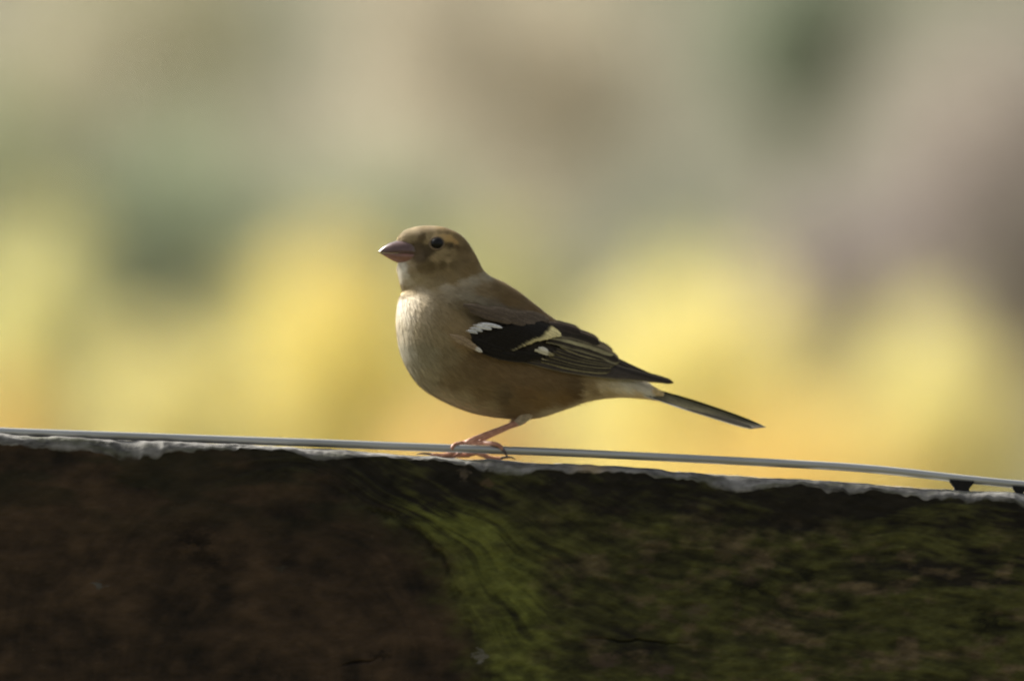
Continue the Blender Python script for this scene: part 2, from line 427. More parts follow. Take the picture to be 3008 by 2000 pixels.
def wood(X, D, Ypx):
    """X photo px along plank, D px below top edge, Ypx photo row -> colour, relief (m)"""
    wx = X + (fbm(X / 260, Ypx / 180, 2) - 0.5) * 120
    wy = Ypx + (fbm(X / 300 + 50, Ypx / 200 + 7, 2) - 0.5) * 80
    dx = wx - KX; dy = KY - wy
    r = np.hypot(dx, dy) + 1e-3
    outside = sstep(KR - 110, KR + 60, r + (fbm(X / 60 + 8, Ypx / 40, 4) - 0.5) * 160)
    outside = outside * sstep(420, 900, X + (fbm(X / 120 + 5, Ypx / 80 + 61, 3) - 0.5) * 400)
    gside = sstep(820, 1420, X + (fbm(X / 90, Ypx / 60 + 4, 3) - 0.5) * 300)
    psi = (dy + 0.058 * dx) * (1 - (KR * KR) / np.maximum(r, KR * 0.985) ** 2)
    ang = np.arctan2(dy, dx)
    along = X / 400
    gA = fbm(psi / 40, along * 2.2 + 3, 4)
    gB = fbm(psi / 13 + 30, along * 5 + 9, 3)
    grain = 0.65 * gA + 0.35 * gB
    ring = fbm(r / 26 + 5, ang * 1.7 + 11, 3)
    # --- knot face: dark reddish brown, blotched
    blot = fbm(X / 95 + 3, Ypx / 75 + 8, 5)
    blot2 = fbm(X / 210 + 31, Ypx / 190 + 2, 4)
    fine = fbm(X / 14, Ypx / 9, 3)
    kb = np.clip(0.25 + 1.5 * (blot - 0.35) + 0.9 * (blot2 - 0.45) + 0.4 * (ring - 0.5), 0.05, 1.3)
    cb = np.array([0.010, 0.008, 0.006]) + kb[..., None] * np.array([0.064, 0.039, 0.021])
    # --- outer wood, dark with algae
    dark = np.array([0.016, 0.0135, 0.009])
    brown = np.array([0.100, 0.074, 0.042])
    green = np.array([0.060, 0.060, 0.017])
    lime = np.array([0.055, 0.066, 0.009])
    moss_lf = fbm(X / 260 + 77, Ypx / 120 + 5, 4)
    moss_hf = fbm(X / 46 + 12, Ypx / 22 + 44, 4)
    band = np.exp(-((r - KR - 120) / 95) ** 2) * sstep(0.1, 0.5, (dx) / KR) * sstep(60, 200, D)
    topdark = sstep(200, 60, D) * sstep(1350, 1900, X)
    right = sstep(2500, 2900, X) * sstep(60, 160, D)
    m = 0.22 + 1.8 * (moss_lf - 0.45) + (1.5 + 2.2 * np.maximum(sstep(420, 60, r - KR), sstep(2350, 2800, X) * sstep(520, 300, D))) * (grain - 0.46) + 0.9 * (moss_hf - 0.5) + 0.35 * sstep(100, 420, D) + 0.25 * right
    m = np.clip((m - 0.55 * topdark + 0.25 * band) * (0.12 + 0.88 * gside), 0, 1.1)
    bn = np.clip(1.9 * (fbm(X / 70 + 5, Ypx / 40 + 90, 4) - 0.52), 0, 1) * sstep(70, 220, D) * 2.0
    c = dark * (1 - np.clip(m, 0, 1))[..., None] + green * np.clip(m, 0, 1.2)[..., None]
    c = c + lime * (band * np.clip(m, 0, 1) * 0.9)[..., None]
    bn = np.clip(bn, 0, 0.85) * sstep(1300, 2000, X)
    c = c * (1 - bn)[..., None] + (brown * (0.7 + 0.7 * moss_hf[..., None])) * bn[..., None]
    mott = fbm(X / 34 + 91, Ypx / 20 + 14, 4)
    c = c * (0.02 + 0.75 * gB + 1.3 * mott)[..., None]
    # green breath over the top of the knot face
    veil = sstep(330, 120, D) * sstep(0.35, 0.6, fbm(X / 140 + 9, Ypx / 50 + 70, 3)) * 0.6
    cb = cb * (1 - veil)[..., None] + np.array([0.018, 0.019, 0.009]) * veil[..., None]
    col = cb * (1 - outside)[..., None] + c * outside[..., None]
    # broken dark line and shallow groove along the rim of the knot
    rim = np.clip(2.6 * fbm(X / 50 + 2, Ypx / 60 + 5, 3) - 0.75, 0, 1) * np.exp(-((r - KR + 8 + (fbm(X / 24, Ypx / 30, 2) - 0.5) * 50) / 15) ** 2) * sstep(-0.4, 0.7, dx / KR)
    col = col * (1 - 0.6 * rim)[..., None]
    # pale flecks of lichen
    fl = fbm(X / 17 + 200, Ypx / 12 + 33, 2)
    lich = sstep(0.86, 0.93, fl)[..., None] * np.array([0.10, 0.085, 0.06])
    col = col + lich * 0.12
    Xs = X; Ys = Ypx
    X = X + (fbm(X / 14 + 7, Ypx / 9 + 3, 2) - 0.5) * 34; Ypx = Ypx + (fbm(X / 13 + 70, Ypx / 9 + 31, 2) - 0.5) * 24
    for (lx, ly, sx, sy, cc) in ((1410, 1925, 18, 20, (0.34, 0.32, 0.28)), (1362, 1390, 16, 14, (0.24, 0.19, 0.14)),
                                 (1430, 1417, 16, 14, (0.16, 0.11, 0.06)), (295, 1715, 18, 8, (0.18, 0.17, 0.15)),
                                 (1785, 1935, 42, 22, (0.15, 0.105, 0.075)), (1950, 1965, 30, 20, (0.14, 0.10, 0.07)),
                                 (2045, 1790, 36, 22, (0.15, 0.12, 0.065)), (2200, 1700, 34, 20, (0.12, 0.09, 0.055)),
                                 (2120, 1630, 26, 20, (0.13, 0.10, 0.05)), (830, 1665, 22, 8, (0.10, 0.085, 0.06))):
        w = np.exp(-(((X - lx) / sx) ** 2 + ((Ypx - ly) / sy) ** 2) ** 2) * np.clip(0.4 + 1.2 * fbm(X / 12, Ypx / 8, 2), 0, 1)
        col = col * (1 - w)[..., None] + np.array(cc) * 0.5 * w[..., None]
    for (lx, ly, sx, sy) in ((570, 1590, 70, 60), (640, 1660, 60, 30), (1120, 1925, 26, 18), (2200, 1720, 80, 20), (2350, 1690, 60, 24), (2900, 1830, 60, 60)):
        w = np.exp(-(((X - lx) / sx) ** 2 + ((Ypx - ly) / sy) ** 2)) * np.clip(fbm(X / 30 + 60, Ypx / 22, 3) * 1.9 - 0.25, 0, 1)
        col = col * (1 - 0.85 * w)[..., None]
    X = Xs; Ypx = Ys
    # drying cracks
    for (x0, y0, x1, y1) in ((990, 1951, 1125, 1930), (1690, 1872, 2050, 1888)):
        t = np.clip((X - x0) / (x1 - x0), 0, 1)
        yy = y0 + (y1 - y0) * t + (fbm(X / 40, X * 0 + 3, 3) - 0.5) * 16
        w = np.exp(-((Ypx - yy) / 3.2) ** 2) * ((X > x0) & (X < x1)) * np.sin(np.pi * t) * (0.3 + vnoise(X / 30, X * 0))
        col = col * (1 - 0.5 * w)[..., None]
    rel = (grain - 0.5) * 0.0012 * outside + (blot - 0.5) * 0.0012 * (1 - outside) + (fine - 0.5) * 0.00035
    rel = rel + (moss_hf - 0.5) * 0.0008 * np.clip(m, 0, 1) * outside - 0.0010 * rim
    for (x0, y0, x1, y1) in ((990, 1951, 1125, 1930), (1690, 1872, 2050, 1888)):
        t = np.clip((X - x0) / (x1 - x0), 0, 1)
        yy = y0 + (y1 - y0) * t + (fbm(X / 40, X * 0 + 3, 3) - 0.5) * 16
        rel = rel - 0.0012 * np.exp(-((Ypx - yy) / 3.2) ** 2) * ((X > x0) & (X < x1)) * np.sin(np.pi * t)
    return np.clip(col, 0.004, 0.5), rel


def weathered(X, q):
    g = fbm(X / 60 + 4, q * 3 + 2, 4)
    h = fbm(X / 18 + 14, q * 9 + 2, 3)
    v = 0.19 + 0.46 * (g - 0.42) + 0.2 * (h - 0.5)
    c = (0.80 * np.clip(v, 0.03, 0.4))[..., None] * np.array([1.0, 0.97, 0.91])
    gr = sstep(0.55, 0.72, fbm(X / 90 + 70, q * 4 + 60, 3))[..., None]
    c = c * (1 - 0.5 * gr) + np.array([0.10, 0.105, 0.06]) * 0.5 * gr
    w = np.exp(-((X - 1735) / 45) ** 2)[..., None] * 0.8
    return c * (1 - w) + np.array([0.34, 0.26, 0.15]) * w


rowsV, rowsC = [], []
nF = len(front)
for i, d in enumerate(front):
    D = np.full_like(xs, d)
    # squeeze the upper front rows so they end at the chipped arris
    t = np.clip((740 - d) / 700.0, 0, 1)
    Dd = D + (cut - 40) * sstep(0.75, 1.0, t)
    Y = topline + Dd
    c, rel = wood(xs, Dd, Y)
    yy = YF - rel
    rowsV.append(np.stack([(xs - 1504) * S, yy, ZC + (1000 - Y) * S], -1)); rowsC.append(c)
cf = rowsC[-1].copy()
NA = 12
depth_cut = 0.0035 + 0.004 * sstep(0.4, 0.75, chip)
for k in range(1, NA + 1):
    t = k / NA
    a = t * math.pi / 2
    zz = cut * (1 - math.sin(a) ** 1.2)
    lump = (fbm(xs / 26 + k * 0.35, xs * 0 + k * 0.5, 3) - 0.5) * 9 * math.sin(math.pi * t)
    Y = topline + zz + lump * 0.8 + sil * math.sin(a)
    yy = YF + depth_cut * (1 - math.cos(a)) - 0.0004 * math.sin(math.pi * t)
    w = sstep(0.02, 0.25, t + (fbm(xs / 35, xs * 0 + k * 0.3 + 40, 3) - 0.5) * 0.5)[..., None]
    rowsV.append(np.stack([(xs - 1504) * S, yy, ZC + (1000 - Y) * S], -1))
    rowsC.append(cf * (1 - w) + weathered(xs, np.full_like(xs, t)) * w)
for k in range(1, 9):
    t = k / 8
    Y = topline + sil * (1 - 0.7 * t) + (fbm(xs / 40, xs * 0 + 3 * t, 3) - 0.5) * 5 + 10 * t ** 6 + 2
    yy = (YF + depth_cut) * (1 - t) + YB * t
    rowsV.append(np.stack([(xs - 1504) * S, yy, ZC + (1000 - Y) * S], -1)); rowsC.append(weathered(xs, np.full_like(xs, 1 + t)))
for d in (60, 300, 700, 1350):
    Y = topline + d
    rowsV.append(np.stack([(xs - 1504) * S, np.full_like(xs, YB + 0.0006), ZC + (1000 - Y) * S], -1)); rowsC.append(wood(xs, np.full_like(xs, d), Y)[0])
PV = np.stack(rowsV, 0); PC = np.stack(rowsC, 0)
nr, nc = PV.shape[:2]
ii, jj = np.meshgrid(np.arange(nr), np.arange(nc - 1), indexing='ij')
i2 = (ii + 1) % nr
pf = np.stack([ii * nc + jj, ii * nc + jj + 1, i2 * nc + jj + 1, i2 * nc + jj], -1).reshape(-1, 4)
M_WOOD = attr_mat('old_wood', 0.85, 0.25, 260, 0.75, 1.25, 0.5, stretch=(0.35, 1, 1), bump_d=0.0006)
plank = empty('fence_plank', px(1504, 2700, 0.01))
mesh_obj('board', PV.reshape(-1, 3), pf, M_WOOD, plank, PC.reshape(-1, 3))
# sawn ends
for s, cx_ in ((0, 0), (1, nc - 1)):
    ring_v = PV[:, cx_, :]
    mesh_obj('end_grain', ring_v, [tuple(range(nr))] if s == 0 else [tuple(range(nr - 1, -1, -1))], M_WOOD, plank, PC[:, cx_, :], smooth=False)
tag(plank, 'dark weathered fence plank with large knot, green algae and chipped grey top edge', 'plank')

# two posts carrying the plank, beyond both sides of the view
M_POST = noise_mat('post_wood', (0.10, 0.085, 0.06), (0.22, 0.19, 0.15), 25, 0.9, 0.1, stretch=(1, 1, 0.15), bump=0.5)
for sx, lab in ((-0.52, 'square timber fence post holding the higher end of the plank'), (0.62, 'square timber fence post holding the lower end of the plank')):
    w = 0.045
    topz = ZC + (1000 - np.interp(sx / S + 1504, TOPX, TOPY)) * S - 0.012
    V, F = [], []
    for z, ww in ((-0.3, w), (topz - 0.006, w), (topz, w - 0.006)):
        for dx, dy in ((-1, -1), (-0.85, -1), (0.85, -1), (1, -0.85), (1, 0.85), (0.85, 1), (-0.85, 1), (-1, 0.85)):
            V.append((sx + dx * ww, YB + 0.0003 + w + dy * ww, z))
    F = grid_faces(3, 8, True) + [tuple(range(16, 24)), tuple(range(7, -1, -1))]
    tag(mesh_obj('fence_post', V, F, M_POST, smooth=False), lab, 'post', 'posts carrying the plank')

# ------------------------------------------------------------------ wire and its supports
WX = [-5800, -3000, -1200, 0, 500, 1000, 1180, 1630, 2000, 2300, 2500, 2650, 2800, 3008, 4200, 8800]
WY = [940, 1096, 1198, 1267, 1285, 1303, 1311, 1327, 1345, 1360, 1371, 1385, 1403, 1424, 1500, 1770]
YW = -0.0050
wire_x = np.concatenate([np.linspace(-5800, -200, 30)[:-1], np.linspace(-200, 3200, 160), np.linspace(3200, 8800, 30)[1:]])
wy = np.interp(wire_x, WX, WY)
ker = np.ones(9) / 9
wy = np.convolve(np.pad(wy, 4, 'edge'), ker, 'valid')
pts = [px(a, b, YW) for a, b in zip(wire_x, wy)]
v, f = tube(pts, [12.0 * S] * len(pts), 18, 1)
M_WIRE = noise_mat('galvanised_wire', (0.40, 0.41, 0.40), (0.54, 0.55, 0.53), 140, 0.38, 0.5, metal=0.65, stretch=(0.15, 1, 1), bump=0.15, bump_d=0.0002)
wire = mesh_obj('fence_wire', v, f, M_WIRE)
tag(wire, 'grey galvanised fence wire stretched just above the plank top', 'wire')
M_IRON = noise_mat('dark_iron', (0.006, 0.006, 0.006), (0.015, 0.013, 0.011), 400, 0.7, 0.3)


def support(cx_, halfw, lab):
    yt = float(np.interp(cx_, wire_x, wy)) + 6
    yb = float(np.interp(cx_, TOPX, TOPY)) + 12
    V = []
    prof = [(-halfw, yt), (-halfw * 0.92, yt + 8), (-halfw * 0.6, (yt + yb) / 2 + 3), (-halfw * 0.62, yb)]
    prof += [(-a, b) for a, b in reversed(prof)]
    for d in (-0.0022, -0.0016, 0.0042, 0.0048):
        sc = 0.93 if d in (-0.0022, 0.0048) else 1.0
        for a, b in prof:
            V.append(px(cx_ + a * sc, b + 0.058 * a, YW + d))
    F = grid_faces(4, 8, True) + [tuple(range(7, -1, -1)), tuple(range(24, 32))]
    tag(mesh_obj('wire_bracket', V, F, M_IRON, smooth=False), lab, 'bracket', 'iron brackets under the wire')


support(2823, 37, 'small black iron bracket propping the wire up off the plank')
support(2992, 20, 'tiny black bracket under the wire at its lowest visible stretch')

# ------------------------------------------------------------------ the finch
ST = [  # top point, bottom point, half width, sideways shift  (tracing units)
    (166, 168, 200, 285, 14, -34), (178, 144, 178, 310, 40, -34), (214, 113, 167, 330, 66, -32), (275, 92, 170, 352, 94, -28), (350, 85, 177, 385, 118, -22),
    (450, 97, 184, 418, 138, -14), (545, 147, 192, 448, 143, -8), (612, 238, 195, 470, 150, -3), (656, 325, 186, 490, 170, 0),
    (700, 370, 176, 530, 200, 0), (762, 402, 167, 600, 232, 0), (850, 455, 168, 690, 258, 0), (940, 522, 183, 790, 275, 0),
    (1010, 578, 223, 895, 284, 0), (1080, 628, 298, 1000, 284, 0), (1150, 684, 420, 1085, 274, 0), (1220, 740, 580, 1153, 255, 0),
    (1290, 795, 760, 1188, 228, 0), (1350, 842, 930, 1193, 196, 0), (1400, 882, 1080, 1156, 165, 0), (1450, 915, 1220, 1106, 136, 0),
    (1510, 945, 1370, 1076, 110, 0), (1580, 974, 1500, 1072, 88, 0), (1650, 1010, 1610, 1079, 68, 0), (1710, 1045, 1700, 1084, 40, 0)]
ST = np.array(ST, float)


def catmull(A, sub):
    out = []
    n = len(A)
    for i in range(n - 1):
        p0, p1, p2, p3 = A[max(i - 1, 0)], A[i], A[i + 1], A[min(i + 2, n - 1)]
        for k in range(sub):
            t = k / sub
            out.append(0.5 * (2 * p1 + (p2 - p0) * t + (2 * p0 - 5 * p1 + 4 * p2 - p3) * t * t + (3 * p1 - p0 - 3 * p2 + p3) * t ** 3))
    out.append(A[-1])
    return np.array(out)


RG = catmull(ST, 5)
NR, NS = len(RG), 72
BX = np.zeros((NR, NS)); BZ = np.zeros((NR, NS)); BD = np.zeros((NR, NS))
th = np.linspace(0, 2 * np.pi, NS, endpoint=False)
for i, (tx, ty, bx_, by_, hw, sh) in enumerate(RG):
    c, s = np.cos(th), np.sin(th)
    cc = np.sign(c) * np.abs(c) ** 0.94; ss = np.sign(s) * np.abs(s) ** 0.90
    BX[i] = (tx + bx_) / 2 + cc * (tx - bx_) / 2
    BZ[i] = (ty + by_) / 2 + cc * (ty - by_) / 2
    BD[i] = sh + ss * hw


def to_w(cx, cy, d):
    x = (1080 + cx / 1.96 - 1504) * S
    z = ZC + (1000 - (620 + cy / 1.96)) * S
    return np.stack([x, Y0 + np.asarray(d) * CS + 0 * x, z], -1)


# soft swellings: scapulars over the wing root, breast side, cheek; a crease under the cheek
def swell(cx, cy, d):
    sgn = np.sign(d)
    def g(x0, y0, a, b, rot):
        c, s = math.cos(rot), math.sin(rot)
        u = (cx - x0) * c + (cy - y0) * s; v = -(cx - x0) * s + (cy - y0) * c
        return np.exp(-((u / a) ** 2 + (v / b) ** 2))
    k = np.clip(np.abs(d) / 120, 0, 1)
    o = 20 * g(660, 570, 170, 62, 0.42) + 14 * g(380, 290, 90, 50, 0.1) - 9 * g(440, 425, 190, 26, -0.28) + 16 * g(330, 640, 120, 160, 0.2)
    o = o - 12 * g(395, 190, 70, 40, 0) + 10 * g(950, 960, 200, 110, 0.25)
    o = o - 46 * g(215, 238, 80, 72, 0)
    return d + sgn * o * np.maximum(k, g(215, 238, 110, 90, 0))


BD = swell(BX, BZ, BD)

SPOTS = np.array([  # plumage tones by position, with part of the body's shading mixed in
    (200, 150, .36, .29, .20), (260, 120, .40, .325, .23), (350, 105, .40, .32, .23), (450, 100, .30, .225, .135), (520, 160, .27, .20, .115), (600, 250, .27, .20, .12), (640, 320, .29, .225, .14),
    (330, 195, .12, .09, .055), (300, 155, .15, .11, .065), (345, 222, .10, .075, .045), (300, 200, .10, .075, .048), (265, 195, .12, .09, .06), (290, 262, .12, .09, .06), (285, 225, .11, .08, .05), (250, 140, .31, .25, .165), (350, 150, .33, .26, .16),
    (385, 142, .60, .45, .26), (408, 138, .62, .45, .23), (430, 140, .64, .45, .22), (452, 148, .60, .41, .18), (474, 161, .54, .36, .16), (494, 175, .50, .33, .15), (360, 150, .58, .46, .28), (342, 163, .48, .38, .23), (325, 176, .36, .28, .17), (400, 118, .30, .23, .14), (440, 118, .28, .21, .125), (500, 145, .27, .2, .115), (485, 138, .28, .21, .12), (520, 178, .24, .18, .105), (510, 162, .26, .19, .11), (350, 122, .32, .25, .155),
    (465, 194, .09, .066, .04), (500, 198, .14, .10, .06), (540, 205, .19, .14, .08), (345, 200, .09, .07, .045),
    (440, 236, .38, .30, .18), (405, 244, .37, .29, .175), (475, 222, .32, .25, .15), (450, 252, .25, .19, .115), (372, 264, .40, .31, .19), (450, 268, .44, .34, .21), (410, 268, .32, .25, .155),
    (420, 296, .165, .125, .075), (350, 306, .165, .125, .077), (300, 318, .22, .17, .105), (480, 300, .19, .145, .085), (320, 240, .09, .066, .042),
    (540, 260, .22, .165, .10), (450, 345, .28, .215, .13), (550, 350, .25, .185, .105), (380, 360, .28, .22, .14), (300, 400, .36, .295, .195), (350, 420, .34, .275, .18), (480, 400, .27, .205, .12), (590, 320, .245, .18, .10),
    (185, 330, .80, .75, .64), (205, 365, .76, .70, .58), (225, 400, .58, .51, .40), (245, 335, .40, .32, .22), (260, 370, .42, .35, .25),
    (200, 445, .40, .33, .23), (250, 440, .40, .33, .235),
    (300, 462, .48, .41, .32), (450, 440, .43, .37, .29), (580, 392, .40, .35, .28), (660, 352, .37, .33, .265), (520, 420, .40, .345, .27),
    (620, 432, .30, .23, .15), (700, 430, .225, .165, .095), (800, 500, .215, .15, .083), (900, 570, .22, .15, .085), (740, 470, .20, .14, .075), (1000, 615, .22, .155, .095), (1100, 660, .25, .19, .14), (1200, 710, .26, .2, .15), (1350, 830, .2, .16, .12),
    (520, 475, .36, .32, .26), (600, 500, .30, .265, .22), (700, 535, .25, .215, .18), (800, 575, .22, .18, .145), (560, 540, .17, .135, .095), (620, 570, .12, .097, .07), (700, 610, .115, .09, .065), (780, 640, .12, .092, .065), (850, 640, .145, .105, .068), (900, 625, .17, .12, .075), (500, 520, .26, .21, .145),
    (200, 520, .86, .80, .68), (250, 510, .74, .66, .53), (180, 580, .80, .73, .60), (300, 540, .53, .45, .34), (190, 650, .64, .58, .47), (300, 650, .48, .41, .30), (400, 560, .43, .35, .245), (450, 650, .39, .305, .195), (520, 720, .37, .275, .17), (470, 590, .37, .29, .19),  # breast, its sunlit front edge painted brighter than the feathers are
    (200, 780, .60, .57, .48), (320, 780, .44, .395, .295), (430, 800, .345, .285, .195), (380, 700, .42, .35, .245), (220, 850, .50, .46, .36),
    (300, 930, .46, .40, .28), (450, 950, .33, .255, .16), (550, 880, .27, .20, .125), (700, 900, .275, .195, .12), (850, 950, .28, .198, .125), (1000, 970, .26, .182, .11), (1150, 990, .20, .14, .085), (600, 820, .24, .17, .105),
    (400, 1050, .47, .40, .27), (520, 1100, .46, .385, .255), (650, 1130, .44, .36, .235), (620, 1020, .31, .23, .14), (800, 1100, .315, .225, .135), (760, 1060, .22, .165, .11), (950, 1080, .34, .23, .12), (1080, 1070, .31, .205, .10), (1130, 1030, .20, .13, .07), (860, 1020, .30, .20, .115),
    (1000, 1160, .56, .47, .32), (1100, 1120, .54, .45, .30), (1200, 1060, .60, .48, .29), (1350, 1030, .60, .48, .28), (1250, 1010, .45, .34, .2), (1450, 985, .86, .79, .62), (1550, 1005, .86, .80, .66), (1500, 1055, .78, .61, .34), (1650, 1065, .74, .57, .30), (1400, 1060, .78, .62, .36), (1330, 985, .72, .6, .4), (1400, 1000, .80, .70, .5)])


def plum(cx, cy):
    cx = np.asarray(cx, float); cy = np.asarray(cy, float)
    sh = cx.shape
    x = cx.ravel(); y = cy.ravel()
    hd = sstep(520, 380, y)
    amp = 26 - 20 * hd
    x = x + (fbm(x / 60 + 3, y / 30 + 8, 3) - 0.5) * 2 * amp
    y = y + (fbm(x / 60 + 33, y / 30 + 48, 3) - 0.5) * 2 * amp * 0.7
    out = np.zeros((len(x), 3))
    for s in range(0, len(x), 20000):
        e = slice(s, s + 20000)
        d2 = (x[e, None] - SPOTS[None, :, 0]) ** 2 + (y[e, None] - SPOTS[None, :, 1]) ** 2 + 60
        w = d2 ** -2.4
        out[e] = (w @ SPOTS[:, 2:]) / w.sum(1)[:, None]
    return out.reshape(sh + (3,))


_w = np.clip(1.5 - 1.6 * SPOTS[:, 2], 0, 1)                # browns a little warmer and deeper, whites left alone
_lowr = 1 - 0.16 * _w * (SPOTS[:, 1] > 740)  # shade of the lower body put into the colour
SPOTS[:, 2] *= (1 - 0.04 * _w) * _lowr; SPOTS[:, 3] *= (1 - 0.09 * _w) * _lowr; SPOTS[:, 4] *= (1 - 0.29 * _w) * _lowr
BODYV = to_w(BX, BZ, BD)
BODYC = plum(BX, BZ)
foot0 = px(1365, 1338, 0.0)
bird = empty('finch', foot0)
tag(bird, 'small brown finch with pale breast and black, cream-barred wing standing at the wire', 'bird')
M_BODY = attr_mat('plumage_skin', 0.9, 0.1, 900, 0.8, 1.2)
M_DOWN = attr_mat('plumage_barbs', 0.75, 0.2, sheen=0.0)
M_FEATH = attr_mat('flight_feather', 0.75, 0.12, 1500, 0.85, 1.15, 0.2, bump_d=0.0002)
bf = grid_faces(NR, NS, True)
bf.append(tuple(range(NS))); bf.append(tuple(range((NR - 1) * NS + NS - 1, (NR - 1) * NS - 1, -1)))
body = mesh_obj('body', BODYV.reshape(-1, 3), bf, M_BODY, bird, BODYC.reshape(-1, 3))
bvh = BVHTree.FromPolygons([tuple(v) for v in BODYV.reshape(-1, 3).tolist()], bf)


def near_d(cx, cy, side=-1):
    """depth offset (tracing units, signed) of the body's skin at a spot, None off the body"""
    p = bp(cx, cy, side * 0.2)
    h = bvh.ray_cast(p, Vector((0, -side, 0)))
    return None if h[0] is None else (h[0].y - Y0) / CS


# --- wing surface: thin-plate fit through points over the body and out to the wing tip
ctrl = []
for (x, y) in ((560, 560), (640, 620), (760, 620), (620, 740), (700, 800), (860, 640), (820, 830), (860, 720), (950, 700), (980, 800), (1000, 880), (1100, 760), (1120, 880), (1230, 830)):
    d = near_d(x, y)
    if d is not None:
        ctrl.append((x, y, d - 24))
ctrl += [(1000, 612, -110), (1150, 662, -95), (1300, 740, -82), (1440, 848, -70), (1300, 935, -185), (1400, 920, -150), (1480, 950, -130), (1600, 925, -75), (1600, 975, -90), (1760, 987, -52)]
ctrl = np.array(ctrl, float)


def tps_fit(c):
    x = c[:, :2] / 1000; n = len(x)
    r2 = ((x[:, None] - x[None]) ** 2).sum(-1) + 1e-12
    K = 0.5 * r2 * np.log(r2) + np.eye(n) * 2e-4
    P = np.hstack([np.ones((n, 1)), x])
    A = np.vstack([np.hstack([K, P]), np.hstack([P.T, np.zeros((3, 3))])])
    return x, np.linalg.solve(A, np.concatenate([c[:, 2], np.zeros(3)]))


TX, TW = tps_fit(ctrl)


def wing_d(cx, cy):
    q = np.stack([np.asarray(cx, float), np.asarray(cy, float)], -1) / 1000
    r2 = ((q[..., None, :] - TX) ** 2).sum(-1) + 1e-12
    K = 0.5 * r2 * np.log(r2)
    return K @ TW[:len(TX)] + TW[len(TX)] + q @ TW[len(TX) + 1:]


def lerp_poly(pts, n):
    return catmull(np.array(pts, float), n)


WT = lerp_poly([(590, 700), (690, 640), (850, 632), (1000, 616), (1150, 668), (1300, 748), (1430, 842), (1600, 924), (1750, 985)], 5)
WB = lerp_poly([(598, 725), (660, 812), (800, 850), (900, 874), (1000, 893), (1150, 920), (1300, 938), (1500, 955), (1735, 990)], 5)


def wing(side, dz):
    n = len(WT); m = 18
    t = np.linspace(0, 1, m)[None, :, None]
    G = WT[:, None, :] * (1 - t) + WB[:, None, :] * t
    d = wing_d(G[..., 0], G[..., 1]) + 6
    edge = np.minimum(t[..., 0], 1 - t[..., 0])
    d = d + 14 * sstep(0.12, 0.0, edge)
    top = to_w(G[..., 0], G[..., 1] + dz, d * -side)
    bot = to_w(G[..., 0], G[..., 1] + dz, (d + 10) * -side)
    V = np.concatenate([top.reshape(-1, 3), bot.reshape(-1, 3)])
    f = grid_faces(n, m); k = n * m
    F = f + [tuple(k + a for a in reversed(q)) for q in f]
    rim = [i * m for i in range(n)] + [(n - 1) * m + j for j in range(1, m)] + [i * m + m - 1 for i in range(n - 2, -1, -1)] + [j for j in range(m - 2, 0, -1)]
    for a, b in zip(rim, rim[1:] + rim[:1]):
        F.append((a, k + a, k + b, b))
    C = np.tile(np.array([0.045, 0.037, 0.028]), (len(V), 1)) * rng.uniform(0.8, 1.2, (len(V), 1))
    return mesh_obj('wing', V, F, M_FEATH, bird, C)


